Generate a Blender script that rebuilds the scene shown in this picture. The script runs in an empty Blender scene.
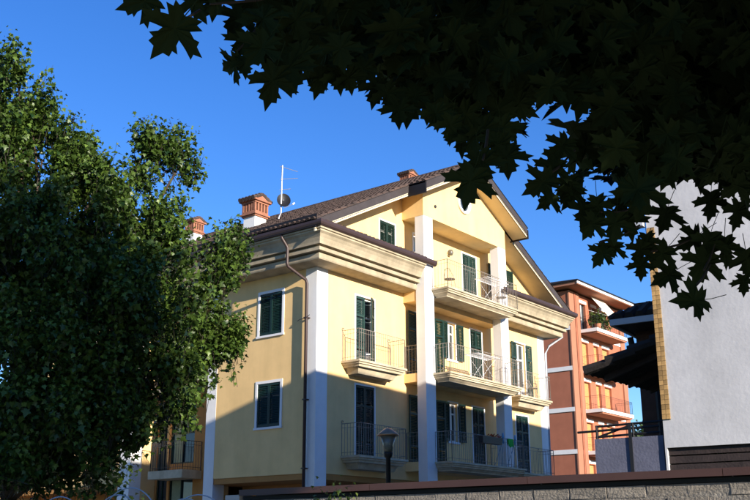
import bpy, bmesh, math, random
import numpy as np
from mathutils import Vector, Matrix
random.seed(7); rng = np.random.default_rng(7)
R = math.radians
scene = bpy.context.scene
col = scene.collection

# ------------------------------------------------------------------ camera
FPX, PITCH, ROLL, YAW = 1000.0, R(16.57), R(-0.19), R(38.2)
CAM = Vector((0, 0, 1.6))
_F = Vector((0, math.cos(PITCH), math.sin(PITCH)))
_R0 = Vector((1, 0, 0)); _U0 = _R0.cross(_F)
_RT = math.cos(ROLL) * _R0 + math.sin(ROLL) * _U0
_UP = -math.sin(ROLL) * _R0 + math.cos(ROLL) * _U0
cd = bpy.data.cameras.new('camera'); cam = bpy.data.objects.new('camera', cd); col.objects.link(cam)
cd.sensor_width = 36; cd.lens = 36 * FPX / 750; cd.clip_start = 0.05; cd.clip_end = 5000
cam.matrix_world = Matrix(((_RT.x, _UP.x, -_F.x, CAM.x), (_RT.y, _UP.y, -_F.y, CAM.y), (_RT.z, _UP.z, -_F.z, CAM.z), (0, 0, 0, 1)))
scene.camera = cam
DU = Vector((math.sin(YAW), math.cos(YAW), 0)); DV = Vector((-math.cos(YAW), math.sin(YAW), 0))
HOUSE_O = Vector((-1.86, 31.0, 0)); HOUSE_RZ = math.pi / 2 - YAW

def ray(x, y): return _F + _RT * ((x - 375) / FPX) - _UP * ((y - 250) / FPX)
def at(x, y, depth):
    d = ray(x, y); return CAM + d * (depth / d.y)

# ------------------------------------------------------------------ world, sun
SUN_EL, SUN_AL = R(14.8), R(13.5)
to_sun = (-DU * math.sin(SUN_AL) - DV * math.cos(SUN_AL)) * math.cos(SUN_EL) + Vector((0, 0, math.sin(SUN_EL)))
w = bpy.data.worlds.new('World'); scene.world = w; w.use_nodes = True
nt = w.node_tree; bgn = nt.nodes['Background']
sky = nt.nodes.new('ShaderNodeTexSky'); sky.sky_type = 'NISHITA'; sky.sun_disc = False
sky.sun_elevation = SUN_EL; sky.sun_rotation = math.atan2(to_sun.x, to_sun.y)
sky.altitude = 300; sky.air_density = 1.0; sky.dust_density = 0.0; sky.ozone_density = 4.0
hsv = nt.nodes.new('ShaderNodeHueSaturation'); hsv.inputs['Saturation'].default_value = 1.2; hsv.inputs['Hue'].default_value = 0.515
nt.links.new(sky.outputs[0], hsv.inputs['Color']); nt.links.new(hsv.outputs[0], bgn.inputs[0]); bgn.inputs[1].default_value = 0.115
sd = bpy.data.lights.new('sun', 'SUN'); sd.energy = 5.0; sd.angle = R(0.55); sd.color = (1.0, 0.9, 0.76)
so = bpy.data.objects.new('sun', sd); col.objects.link(so)
so.rotation_euler = to_sun.to_track_quat('Z', 'Y').to_euler(); so.location = (30, -30, 40)
vs = scene.view_settings
vs.view_transform = 'Standard'; vs.look = 'None'; vs.exposure = 1.05; vs.gamma = 1.0
scene.cycles.max_bounces = 8

# ------------------------------------------------------------------ materials
def mat(name, colr, rough=0.8, var=0.0, scale=3.0, bump=0.0, bscale=40.0, metal=0.0, spec=0.3, streak=0.0, col2=None, objrand=0.0, coat=0):
    m = bpy.data.materials.new(name); m.use_nodes = True; t = m.node_tree; n = t.nodes; l = t.links
    b = n['Principled BSDF']; b.inputs['Roughness'].default_value = rough; b.inputs['Metallic'].default_value = metal
    b.inputs['Specular IOR Level'].default_value = spec; b.inputs['Coat Weight'].default_value = coat
    c1 = (*colr, 1); b.inputs['Base Color'].default_value = c1
    tc = n.new('ShaderNodeTexCoord'); cur = None
    if var or col2:
        nz = n.new('ShaderNodeTexNoise'); nz.inputs['Scale'].default_value = scale; nz.inputs['Detail'].default_value = 8; nz.inputs['Roughness'].default_value = 0.65
        l.new(tc.outputs['Object'], nz.inputs['Vector'])
        rp = n.new('ShaderNodeValToRGB'); rp.color_ramp.elements[0].position = 0.3; rp.color_ramp.elements[1].position = 0.7
        d = tuple(c * (1 - var) for c in colr); e = col2 or tuple(min(1, c * (1 + var)) for c in colr)
        rp.color_ramp.elements[0].color = (*(d if not col2 else colr), 1); rp.color_ramp.elements[1].color = (*e, 1)
        l.new(nz.outputs['Fac'], rp.inputs['Fac']); cur = rp.outputs['Color']
    if streak:
        mp = n.new('ShaderNodeMapping'); mp.inputs['Scale'].default_value = (1.1, 1.1, 0.16); l.new(tc.outputs['Object'], mp.inputs['Vector'])
        n2 = n.new('ShaderNodeTexNoise'); n2.inputs['Scale'].default_value = 1.6; n2.inputs['Detail'].default_value = 6; l.new(mp.outputs[0], n2.inputs['Vector'])
        r2 = n.new('ShaderNodeValToRGB'); r2.color_ramp.elements[0].position = 0.35; r2.color_ramp.elements[1].position = 0.62
        r2.color_ramp.elements[0].color = (1 - streak, 1 - streak, 1 - streak * 1.1, 1); r2.color_ramp.elements[1].color = (1, 1, 1, 1)
        l.new(n2.outputs['Fac'], r2.inputs['Fac'])
        mx = n.new('ShaderNodeMix'); mx.data_type = 'RGBA'; mx.blend_type = 'MULTIPLY'; mx.inputs['Factor'].default_value = 1
        if cur: l.new(cur, mx.inputs['A'])
        else: mx.inputs['A'].default_value = c1
        l.new(r2.outputs['Color'], mx.inputs['B']); cur = mx.outputs['Result']
    if objrand:
        oi = n.new('ShaderNodeObjectInfo'); hs = n.new('ShaderNodeHueSaturation'); mr = n.new('ShaderNodeMapRange')
        mr.inputs['To Min'].default_value = 1 - objrand; mr.inputs['To Max'].default_value = 1 + objrand
        l.new(oi.outputs['Random'], mr.inputs['Value']); l.new(mr.outputs[0], hs.inputs['Value'])
        if cur: l.new(cur, hs.inputs['Color'])
        else: hs.inputs['Color'].default_value = c1
        cur = hs.outputs['Color']
    if cur: l.new(cur, b.inputs['Base Color'])
    if bump:
        nb = n.new('ShaderNodeTexNoise'); nb.inputs['Scale'].default_value = bscale; nb.inputs['Detail'].default_value = 6
        l.new(tc.outputs['Object'], nb.inputs['Vector'])
        bp = n.new('ShaderNodeBump'); bp.inputs['Strength'].default_value = bump; bp.inputs['Distance'].default_value = 0.02
        l.new(nb.outputs['Fac'], bp.inputs['Height']); l.new(bp.outputs[0], b.inputs['Normal'])
    return m

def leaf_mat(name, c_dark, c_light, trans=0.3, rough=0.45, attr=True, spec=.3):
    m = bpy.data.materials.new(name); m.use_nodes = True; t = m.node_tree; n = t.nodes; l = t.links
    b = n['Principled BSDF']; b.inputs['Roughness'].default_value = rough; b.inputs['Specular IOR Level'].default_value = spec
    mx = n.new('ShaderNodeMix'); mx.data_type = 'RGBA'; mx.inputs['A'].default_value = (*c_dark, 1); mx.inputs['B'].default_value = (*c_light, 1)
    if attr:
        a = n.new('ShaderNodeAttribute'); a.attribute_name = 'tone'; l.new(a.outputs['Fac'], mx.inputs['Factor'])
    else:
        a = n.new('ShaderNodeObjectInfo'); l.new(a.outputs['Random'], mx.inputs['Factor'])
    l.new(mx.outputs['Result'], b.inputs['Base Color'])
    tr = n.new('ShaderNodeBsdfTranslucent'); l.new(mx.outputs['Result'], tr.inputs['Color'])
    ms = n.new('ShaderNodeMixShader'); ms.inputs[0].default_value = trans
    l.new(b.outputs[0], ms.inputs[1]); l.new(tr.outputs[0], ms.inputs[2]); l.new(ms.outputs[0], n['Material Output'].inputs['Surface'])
    return m

M = {}
M['yellow'] = mat('yellow_plaster', (0.80, 0.55, 0.25), 0.9, 0.07, 1.2, 0.12, 60, streak=0.09)
M['white'] = mat('white_plaster', (0.78, 0.77, 0.75), 0.9, 0.04, 2, 0.1, 60, streak=0.06)
M['cream'] = mat('cream_plaster', (0.72, 0.58, 0.33), 0.9, 0.06, 2, 0.1, 60, streak=0.08)
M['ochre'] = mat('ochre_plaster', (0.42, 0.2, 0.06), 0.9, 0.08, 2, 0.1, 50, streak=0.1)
M['cornice'] = mat('cornice_stone', (0.42, 0.35, 0.24), 0.85, 0.18, 3, 0.2, 40, streak=0.25)
M['stone'] = mat('balcony_stone', (0.52, 0.44, 0.31), 0.85, 0.16, 4, 0.15, 50, streak=0.28)
M['trim'] = mat('cream_verge_trim', (0.66, 0.58, 0.42), 0.8, 0.08, 3, streak=0.1)
M['casing'] = mat('white_casing', (0.76, 0.76, 0.76), 0.8)
M['green'] = mat('green_shutter', (0.006, 0.024, 0.018), 0.5, 0.2, 6, spec=0.3, objrand=0.25)
M['green_faded'] = mat('faded_green_shutter', (0.02, 0.048, 0.042), 0.55, 0.2, 6, spec=0.3, objrand=0.2)
M['pvc'] = mat('white_joinery', (0.78, 0.76, 0.72), 0.5)
M['glass'] = mat('window_glass', (0.03, 0.04, 0.045), 0.06, spec=0.6)
M['curtain'] = mat('pale_curtain', (0.24, 0.27, 0.17), 0.9, 0.15, 8)
M['brown_metal'] = mat('brown_gutter', (0.045, 0.027, 0.025), 0.45, 0.12, 5, spec=0.4)
M['fascia'] = mat('dark_fascia', (0.05, 0.041, 0.041), 0.6, 0.14, 3, spec=0.3, streak=0.15)
M['fascia_dark'] = mat('dark_end_board', (0.012, 0.01, 0.011), 0.6)
M['tile'] = mat('roof_tiles', (0.04, 0.03, 0.026), 0.9, scale=1.6, col2=(0.1, 0.064, 0.05), bump=0.3, bscale=25)
M['brick'] = mat('chimney_brick', (0.3, 0.13, 0.08), 0.9, 0.25, 5, 0.3, 30)
M['rail'] = mat('railing_metal', (0.24, 0.21, 0.18), 0.5, 0.2, 8, spec=0.4, objrand=0.1)
M['steel'] = mat('galvanised_steel', (0.45, 0.45, 0.46), 0.4, 0.1, 10, metal=0.6)
M['dark_metal'] = mat('dark_metal', (0.03, 0.03, 0.034), 0.5, spec=0.4)
M['black_metal'] = mat('black_metal', (0.012, 0.012, 0.014), 0.5)
M['terracotta'] = mat('terracotta_render', (0.37, 0.132, 0.076), 0.9, 0.1, 1.0, 0.1, 40, streak=0.05)
M['terra_pil'] = mat('terracotta_pilaster', (0.33, 0.145, 0.088), 0.9, 0.06, 1.5)
M['band'] = mat('white_band', (0.72, 0.7, 0.68), 0.85, 0.05, 2)
M['orange_blind'] = mat('orange_roller_blind', (0.5, 0.27, 0.1), 0.7, 0.06, 4)
M['roughcast'] = mat('grey_white_roughcast', (0.49, 0.49, 0.51), 0.95, 0.16, 0.9, 0.16, 16, streak=0.06)
M['mosaic'] = mat('ochre_wall_tile', (0.36, 0.22, 0.085), 0.7, 0.3, 10, objrand=0.35)
M['plank'] = mat('dark_brown_plank', (0.03, 0.021, 0.02), 0.7, 0.3, 6, 0.3, 30, objrand=0.2)
M['dark_brick'] = mat('dark_brown_brick_wall', (0.07, 0.035, 0.025), 0.9, 0.25, 6, 0.3, 25)
M['dark_tile'] = mat('dark_weathered_tiles', (0.02, 0.016, 0.015), 0.9, 0.4, 5, 0.4, 20)
M['parapet'] = mat('blue_grey_render', (0.1, 0.105, 0.15), 0.95, 0.15, 4, 0.3, 25)
M['pale_fascia'] = mat('pale_fascia', (0.4, 0.42, 0.46), 0.7)
M['block'] = mat('concrete_block', (0.2, 0.18, 0.155), 0.95, 0.22, 9, 0.8, 30, objrand=0.14)
M['mortar'] = mat('mortar', (0.19, 0.175, 0.155), 0.95, 0.3, 12, 0.9, 35)
M['coping'] = mat('brown_sheet_coping', (0.062, 0.031, 0.025), 0.5, 0.1, 3, spec=0.35, objrand=0.06)
M['shade_black'] = mat('dark_coping_shade', (0.014, 0.016, 0.015), 0.9)  # near-black colour for the shade below the coping
M['copper'] = mat('copper_cap', (0.45, 0.24, 0.13), 0.35, 0.2, 8, metal=0.7)
M['lamp_glass'] = mat('lamp_glass', (0.13, 0.12, 0.095), 0.3, 0.1, 10, spec=0.5)
M['bark'] = mat('tree_bark', (0.06, 0.042, 0.03), 0.95, 0.35, 8, 0.8, 20)
M['twig'] = mat('twig_bark', (0.03, 0.025, 0.018), 0.9)
M['leafA'] = leaf_mat('maple_leaf_sunny', (0.010, 0.030, 0.006), (0.12, 0.19, 0.03), 0.18, 0.4)  # lighter tone carries painted sunlit highlights
M['leafB'] = leaf_mat('maple_leaf_shade_dark', (0.012, 0.02, 0.007), (0.018, 0.03, 0.01), 0.04, 0.8, spec=.04)  # near maple's leaf colour taken almost to black to stand for shade
M['leafBo'] = leaf_mat('maple_leaf_shade_dark_single', (0.012, 0.02, 0.007), (0.018, 0.03, 0.01), 0.04, 0.8, attr=False, spec=.04)
M['leafC'] = leaf_mat('dark_tree_leaf', (0.02, 0.045, 0.012), (0.06, 0.09, 0.02), 0.2)
M['leafD'] = leaf_mat('pot_plant_leaf', (0.03, 0.06, 0.012), (0.11, 0.15, 0.03), 0.25)
M['grass'] = mat('lawn', (0.045, 0.075, 0.02), 0.95, 0.3, 3)
M['asphalt'] = mat('asphalt', (0.05, 0.05, 0.052), 0.9, 0.2, 20, 0.3, 60)
M['paving'] = mat('concrete_paving', (0.36, 0.32, 0.27), 0.9, 0.12, 5)
M['kerb'] = mat('kerb_stone', (0.36, 0.35, 0.33), 0.9, 0.1, 5)
M['paint'] = mat('road_paint', (0.75, 0.75, 0.73), 0.8)
M['cloth_white'] = mat('white_plastic', (0.75, 0.76, 0.78), 0.6)
M['blue'] = mat('blue_enamel', (0.05, 0.26, 0.42), 0.4)
M['green_cloth'] = mat('green_cloth', (0.03, 0.38, 0.05), 0.8)
M['red_flower'] = mat('red_flower', (0.5, 0.08, 0.03), 0.8)
M['wood'] = mat('pale_wood', (0.5, 0.33, 0.14), 0.7, 0.15, 8)
M['awning'] = mat('cream_awning_cloth', (0.72, 0.68, 0.58), 0.85, 0.04, 3)
M['clay'] = mat('clay_pot', (0.36, 0.15, 0.08), 0.8)
M['grey_render'] = mat('grey_render', (0.4, 0.37, 0.33), 0.9, 0.08, 1, streak=0.1)

# ------------------------------------------------------------------ mesh helpers
class MB:
    def __init__(s): s.v = []; s.f = []
    def add(s, vs, fs):
        b = len(s.v); s.v += [tuple(p) for p in vs]; s.f += [tuple(i + b for i in q) for q in fs]; return s
    def box(s, x0, x1, y0, y1, z0, z1):
        return s.add([(x0,y0,z0),(x1,y0,z0),(x1,y1,z0),(x0,y1,z0),(x0,y0,z1),(x1,y0,z1),(x1,y1,z1),(x0,y1,z1)],
                     [(0,3,2,1),(4,5,6,7),(0,1,5,4),(1,2,6,5),(2,3,7,6),(3,0,4,7)])
    def hexa(s, p): return s.add(p, [(0,3,2,1),(4,5,6,7),(0,1,5,4),(1,2,6,5),(2,3,7,6),(3,0,4,7)])
    def quad(s, a, b, c, d): return s.add([a,b,c,d], [(0,1,2,3)])
    def loft(s, rings, closed=True, caps=True):
        n = len(rings[0]); vs = [p for r in rings for p in r]; fs = []
        for k in range(len(rings) - 1):
            for i in range(n if closed else n - 1):
                j = (i + 1) % n; fs.append((k*n+i, k*n+j, (k+1)*n+j, (k+1)*n+i))
        if caps and closed: fs += [tuple(range(n))[::-1], tuple((len(rings)-1)*n + i for i in range(n))]
        return s.add(vs, fs)
    def tube(s, pts, rad, n=6):
        pts = [Vector(p) for p in pts]; rings = []
        for i, p in enumerate(pts):
            d = (pts[min(i+1, len(pts)-1)] - pts[max(i-1, 0)]).normalized()
            a = d.cross(Vector((0,0,1)) if abs(d.z) < 0.9 else Vector((1,0,0))).normalized(); b = d.cross(a)
            r = rad[i] if isinstance(rad, (list, tuple)) else rad
            rings.append([p + (a * math.cos(2*math.pi*k/n) + b * math.sin(2*math.pi*k/n)) * r for k in range(n)])
        return s.loft(rings)
    def lathe(s, prof, n=16, c=(0,0,0)):
        return s.loft([[(c[0]+r*math.cos(2*math.pi*k/n), c[1]+r*math.sin(2*math.pi*k/n), c[2]+z) for k in range(n)] for r, z in prof])
    def mesh(s, name, material, smooth=False):
        me = bpy.data.meshes.new(name); me.from_pydata(s.v, [], s.f); me.materials.append(material)
        if smooth: me.polygons.foreach_set('use_smooth', [True] * len(me.polygons))
        me.update(); return me
    def build(s, name, material, parent=None, smooth=False):
        return link(name, s.mesh(name, material, smooth), parent)
def link(name, me, parent=None, loc=None, rz=None):
    o = bpy.data.objects.new(name, me); col.objects.link(o); o.parent = parent
    if loc is not None: o.location = loc
    if rz is not None: o.rotation_euler = (0, 0, rz)
    return o
def thing(name, label, cat, loc=(0,0,0), rz=0, group=None):
    return tag(link(name, None, None, loc, rz), label, cat, group)
def tag(o, label, cat, group=None):
    o['label'] = label; o['category'] = cat
    if group: o['group'] = group
    return o
def struct(o): o['kind'] = 'structure'; return o
def stuff(o): o['kind'] = 'stuff'; return o
def copy_tree(o, parent=None):
    c = o.copy(); col.objects.link(c); c.parent = parent
    for ch in list(o.children): copy_tree(ch, c)
    return c

def panel(P, a0, a1, b0, b1, holes, depth=0.16):
    """wall sheet with rectangular openings and reveals; P(a,b,d) -> point, d = depth into the wall"""
    mb = MB(); A = sorted({a0, a1, *[h[0] for h in holes], *[h[1] for h in holes]}); Bz = sorted({b0, b1, *[h[2] for h in holes], *[h[3] for h in holes]})
    for i in range(len(A) - 1):
        for j in range(len(Bz) - 1):
            ca, cb = (A[i]+A[i+1])/2, (Bz[j]+Bz[j+1])/2
            if any(h[0] < ca < h[1] and h[2] < cb < h[3] for h in holes): continue
            mb.quad(P(A[i],Bz[j],0), P(A[i+1],Bz[j],0), P(A[i+1],Bz[j+1],0), P(A[i],Bz[j+1],0))
    for h in holes:
        x0, x1, z0, z1 = h[:4]
        for p, q in (((x0,z0),(x1,z0)), ((x1,z0),(x1,z1)), ((x1,z1),(x0,z1)), ((x0,z1),(x0,z0))):
            mb.quad(P(*p,0), P(*q,0), P(*q,depth), P(*p,depth))
    return mb

# ------------------------------------------------------------------ setting
struct(MB().add([(-900,-900,0),(900,-900,0),(900,900,0),(-900,900,0)], [(0,1,2,3)]).build('ground', M['grass']))
rdm = Matrix.Rotation(R(-34.7), 4, 'Z')
def strip(name, y0, y1, z, m, kerb=False):
    mb = MB(); mb.box(-70, 70, y0, y1, -0.05, z); o = mb.build(name, m); o.rotation_euler = (0,0,R(-34.7)); return struct(o)
strip('pavement', -2.6, 8.6, 0.13, M['paving']); strip('kerb', -2.78, -2.6, 0.145, M['kerb']); strip('road', -11, -2.78, 0.008, M['asphalt'])
strip('far_kerb', -11.2, -11, 0.145, M['kerb']); strip('far_pavement', -14, -11.2, 0.13, M['paving'])
for k in range(-10, 11): strip('road_marking', -6.95, -6.83, 0.012, M['paint']).scale = (0.02, 1, 1)
mk = [o for o in col.objects if o.name.startswith('road_marking')]
for k, o in enumerate(mk): o.location = rdm @ Vector(((k - 10) * 6, 0, 0))
court = MB(); court.box(-9, 24, -7.5, 18, -0.05, 0.02); court = court.build('courtyard', M['paving']); court.location = HOUSE_O; court.rotation_euler = (0,0,HOUSE_RZ); struct(court)

# ------------------------------------------------------------------ yellow house
H = thing('apartment_house', 'yellow plastered apartment house with gable roof, white columns, green shutters and balconies', 'house', HOUSE_O, HOUSE_RZ)
W = 14.75; UC = 7.37; SL = 0.512; LZ = 11.58        # facade width, ridge position, roof slope, white verge strip height at u=0
def roofz(u): return LZ + SL * (UC - abs(u - UC))
FR = lambda a, b, d: (a, d, b)
SD = lambda a, b, d: (d, a, b)
F1, F2, F3 = 4.36, 7.37, 10.38
T1, T2, T3 = 6.70, 9.70, 12.68
# openings on the front: (u0,u1,z0,z1, left shutter, right shutter) ; states: c closed, o open flat, number = angle
front_open = [
 (1.95, 2.93, F2+.02, T2, 'c', 28), (5.35, 6.43, F2+.02, T2, 'o', 'o'), (7.32, 7.90, 8.30, T2, 'o', 'o'), (8.92, 9.74, F2+.02, T2, 'c', 'c'), (12.32, 13.10, F2+.02, T2, 'o', 'o'),
 (1.95, 2.93, F1+.02, T1, 'c', 'c'), (5.35, 6.43, F1+.02, T1, 'o', 'o'), (7.32, 7.90, 5.28, T1, 'o', 'o'), (8.92, 9.74, F1+.02, T1, 'c', 'c'), (12.12, 13.10, F1+.02, T1, 'c', 'c'),
 (3.27, 4.15, 11.5, 12.71, 'c', 'c'), (5.28, 6.1, F3+.02, T3, 'x', 'x'), (8.52, 9.5, F3+.02, T3, 'c', 'c'), (10.84, 11.75, 11.3, T3, 'o', 'o')]
side_open = [(1.5, 2.52, 8.3, 9.72, 'c', 'c'), (1.5, 2.52, 5.3, 6.71, 'c', 'c'), (11.4, 12.4, 8.3, 9.72, 'c', 'c'), (11.4, 12.4, 5.3, 6.71, 'c', 'c')]
# front wall with gable, clipped by roof line
mb = panel(FR, 0, W, 3.78, 15.6, front_open)
me = mb.mesh('front_wall', M['yellow']); bm = bmesh.new(); bm.from_mesh(me)
for sgn in (1, -1):
    no = Vector((-SL * sgn, 0, 1)).normalized(); p0 = Vector((UC, 0, roofz(UC) + .03))
    bmesh.ops.bisect_plane(bm, geom=bm.verts[:] + bm.edges[:] + bm.faces[:], plane_co=p0, plane_no=no if sgn > 0 else Vector((SL,0,1)).normalized(), clear_outer=True)
bm.to_mesh(me); bm.free(); link('front_wall', me, H)
VS, V2, VE = 4.92, 8.8, 17.0
panel(SD, 0, VS, 3.78, 10.7, side_open[:2]).build('side_wall', M['yellow'], H)
panel(SD, V2, VE, 3.78, 10.7, side_open[2:]).build('side_wall', M['yellow'], H)
mb = MB(); RD = 1.15
mb.quad((0,VS,0),(RD,VS,0),(RD,VS,10.7),(0,VS,10.7)); mb.quad((0,V2,0),(RD,V2,0),(RD,V2,10.7),(0,V2,10.7)); mb.build('return_wall', M['yellow'], H)
mb = MB(); mb.quad((W,0,0),(W,VE,0),(W,VE,11.6),(W,0,11.6)); mb.quad((0,VE,0),(W,VE,0),(W,VE,11.6),(0,VE,11.6)); mb.add([(0,VE,11.6),(W,VE,11.6),(UC,VE,15.4)],[(0,1,2)]); mb.build('rear_wall', M['yellow'], H)
# portico: recessed ground floor, soffit
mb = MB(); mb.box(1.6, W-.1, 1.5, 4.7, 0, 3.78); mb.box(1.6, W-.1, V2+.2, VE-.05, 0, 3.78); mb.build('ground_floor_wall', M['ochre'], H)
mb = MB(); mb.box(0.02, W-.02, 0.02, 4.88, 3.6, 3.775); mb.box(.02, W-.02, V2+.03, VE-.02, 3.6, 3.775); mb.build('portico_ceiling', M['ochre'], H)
mb = MB(); mb.box(1.58, 1.6, 2.0, 2.9, 0.02, 2.2); mb.build('door', M['green'], H)
# pilasters
for (u0,u1,v0,v1) in ((-.006,.53,-.006,.47), (-.006,.5,VS-.46,VS+.006), (-.006,.5,V2-.006,V2+.62), (W-.55,W+.006,-.006,.5)):
    MB().box(u0,u1,v0,v1,0,10.29).build('pilaster', M['white'], H)
# columns and gable bay
CU = (4.6, 5.17, 9.68, 10.25); CV0, CV1 = -0.95, -0.58
for u0, u1 in (CU[:2], CU[2:]): MB().box(u0,u1,CV0,CV1,0,13.04).build('column', M['white'], H)
mb = MB(); zl = 13.03
for v in (CV0, CV0+.28): mb.add([(CU[0],v,zl),(CU[3],v,zl),(CU[3],v,roofz(CU[3])+.03),(UC,v,roofz(UC)+.03),(CU[0],v,roofz(CU[0])+.03)],[(0,1,2,3,4)])
mb.quad((CU[0],CV0,zl),(CU[0],0,zl),(CU[0],0,roofz(CU[0])+.03),(CU[0],CV0,roofz(CU[0])+.03)); mb.quad((CU[3],CV0,zl),(CU[3],0,zl),(CU[3],0,roofz(CU[3])+.03),(CU[3],CV0,roofz(CU[3])+.03))
mb.build('gable_wall', M['yellow'], H)
MB().quad((CU[0],CV0,zl-.004),(CU[3],CV0,zl-.004),(CU[3],0,zl-.004),(CU[0],0,zl-.004)).build('loggia_ceiling', M['cream'], H)
# round vent
mb = MB(); n = 28; rr = .43
mb.loft([[(UC-.1+r*math.cos(2*math.pi*k/n), v, 14.2+r*math.sin(2*math.pi*k/n)) for k in range(n)] for r, v in ((rr,-.955),(rr,-1.02),(rr-.1,-1.02),(rr-.12,-.97))], caps=False)
vent = mb.build('round_window', M['casing'], H)
mb = MB(); mb.add([(UC-.1+.32*math.cos(2*math.pi*k/n), -.962, 14.2+.32*math.sin(2*math.pi*k/n)) for k in range(n)],[tuple(range(n))]); mb.build('pane', M['glass'], vent)
# wall ties (two iron bolts beside the gable corner)
MB().lathe([(0,0),(.06,0),(.06,.03),(0,.03)],10).build('anchor_plate', M['dark_metal'], H).matrix_local = Matrix.Translation((5.35,-.96,13.55)) @ Matrix.Rotation(R(90),4,'X')

# windows, shutters
_sh = {}
def shutter_mesh(w, h, m):
    k = (round(w,3), round(h,3), m.name)
    if k in _sh: return _sh[k]
    mb = MB(); st = .055; t = .04
    mb.box(0,st,0,t,0,h); mb.box(w-st,w,0,t,0,h); mb.box(st,w-st,0,t,0,.09); mb.box(st,w-st,0,t,h-.07,h)
    rails = [h*.72] if h > 1.6 else []
    if h > 1.6: rails.append(h*.24)
    for r in rails: mb.box(st,w-st,0,t,r-.035,r+.035)
    z = .1
    while z < h - .1:
        if not any(abs(z+.02-r) < .06 for r in rails):
            mb.hexa([(st,.006,z),(w-st,.006,z),(w-st,.014,z),(st,.014,z),(st,.028,z+.04),(w-st,.028,z+.04),(w-st,.036,z+.04),(st,.036,z+.04)])
        z += .055
    for r in (h*.12, h*.88): mb.box(-.02,.08,-.006,0,r-.02,r+.02)
    _sh[k] = mb.mesh('shutter', m); return _sh[k]
def window(P, rot, o, proud=0.02, faded=False, cw=.09):
    """rot: rotation so that local x runs along a, -y faces out"""
    a0,a1,b0,b1,ls,rs = o; door = b1-b0 > 1.8; fw = .06
    mb = MB()
    def bar(x0,x1,z0,z1,d0,d1):
        ps = [P(x0,z0,d0),P(x1,z0,d0),P(x1,z0,d1),P(x0,z0,d1),P(x0,z1,d0),P(x1,z1,d0),P(x1,z1,d1),P(x0,z1,d1)]; return ps
    for q in ((a0,a0+fw,b0,b1),(a1-fw,a1,b0,b1),(a0+fw,a1-fw,b1-fw,b1),(a0+fw,a1-fw,b0,b0+fw)): mb.hexa(bar(*q,.09,.15))
    c = (a0+a1)/2; mb.hexa(bar(c-.05,c+.05,b0+fw,b1-fw,.1,.14)); mb.hexa(bar(a0+fw,c-.05,b0+(b1-b0)*.7,b0+(b1-b0)*.7+.06,.1,.14)); mb.hexa(bar(c+.05,a1-fw,b0+(b1-b0)*.7,b0+(b1-b0)*.7+.06,.1,.14))
    if door: mb.hexa(bar(a0+fw,c-.05,b0+fw,b0+.5,.1,.14)); mb.hexa(bar(c+.05,a1-fw,b0+fw,b0+.5,.1,.14))
    wo = mb.build('door' if door else 'window', M['pvc'], H)
    MB().quad(P(a0,b0,.13),P(a1,b0,.13),P(a1,b1,.13),P(a0,b1,.13)).build('pane', M['glass'], wo)
    mb = MB()
    mb.hexa(bar(a0-cw,a0,b0,b1+cw,-proud,.001)); mb.hexa(bar(a1,a1+cw,b0,b1+cw,-proud,.001)); mb.hexa(bar(a0,a1,b1,b1+cw,-proud,.001))
    mb.build('casing', M['casing'], wo)
    if not door: MB().hexa(bar(a0-cw-.02,a1+cw+.02,b0-.07,b0,-.05,.1)).build('sill', M['casing'], wo)
    w2 = (a1-a0)/2
    mt = M['green_faded'] if faded else M['green']
    for side, stt in (('L', ls), ('R', rs)):
        if stt == 'x': continue
        wsh = w2 - .004 if stt != 'o' else max(w2, .4)
        me = shutter_mesh(wsh, b1-b0-.02, mt)
        hx = a0 + .002 if side == 'L' else a1 - .002
        if stt == 'o': hx = a0 - .03 if side == 'L' else a1 + .03
        s = link('shutter', me, wo)
        ang = 0 if stt == 'c' else (R(176) if stt == 'o' else R(stt))
        dep = .0 if stt == 'c' else -.035
        # closed leaf lies along +a for L and -a for R; opening swings it outwards
        base = rot; loc = Vector(P(hx, b0+.01, dep))
        if side == 'L': s.matrix_local = Matrix.Translation(loc) @ base @ Matrix.Rotation(-ang,4,'Z')
        else: s.matrix_local = Matrix.Translation(loc) @ base @ Matrix.Rotation(ang,4,'Z') @ Matrix.Scale(-1,4,(1,0,0))
    return wo
ROT_F = Matrix.Identity(4); ROT_S = Matrix(((0,1,0,0),(1,0,0,0),(0,0,1,0),(0,0,0,1)))   # side: x->v, y(depth)->u
for i, o in enumerate(front_open): window(FR, ROT_F, o, faded=i in (0, 4, 12), cw=.055)
for o in side_open: window(SD, ROT_S, o)

# floor slabs of the loggia, balconies
def slab(u0,u1,v0,v1,zt,steps,sides=(1,1,1)):
    """stepped moulded balcony slab; v0 = front edge, v1 = wall; steps: (inset, drop)"""
    mb = MB(); rings = []
    for ins, dz in steps:
        a = u0 + ins*sides[0]; b = u1 - ins*sides[2]; f = v0 + ins*sides[1]
        rings.append([(a,f,zt-dz),(b,f,zt-dz),(b,v1,zt-dz),(a,v1,zt-dz)])
    mb.loft(rings); return mb
wing_steps = [(0,0),(0,.07),(.05,.08),(.05,.13),(.1,.14),(.12,.21),(.24,.22),(.34,.40)]
mid_steps = [(0,0),(0,.06),(.05,.07),(.05,.12),(.09,.13),(.09,.18),(.14,.19),(.24,.27),(.24,.30)]
def railing(mb, path, z, h=1.0, sp=.115, posts=True):
    for k in range(len(path)-1):
        a, b = Vector(path[k]), Vector(path[k+1]); L = (b-a).length; n = max(1, int(L/sp))
        for i in range(n+1):
            p = a.lerp(b, i/n); x, y = p.x, p.y; post = posts and (i == 0 or i == n); r = .011 if post else .0048
            mb.box(x-r,x+r,y-r,y+r,z,z+h)
        for zz, r in ((z+h, .012), (z+.1, .007), (z+h-.13, .006)):
            mb.tube([(a.x,a.y,zz),(b.x,b.y,zz)], r, 5)
    return mb
def curl(mb, x, y, z): mb.tube([(x,y,z),(x-.03,y,z+.05),(x-.01,y,z+.1),(x+.05,y,z+.1),(x+.06,y,z+.06)], .012, 5)
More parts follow.
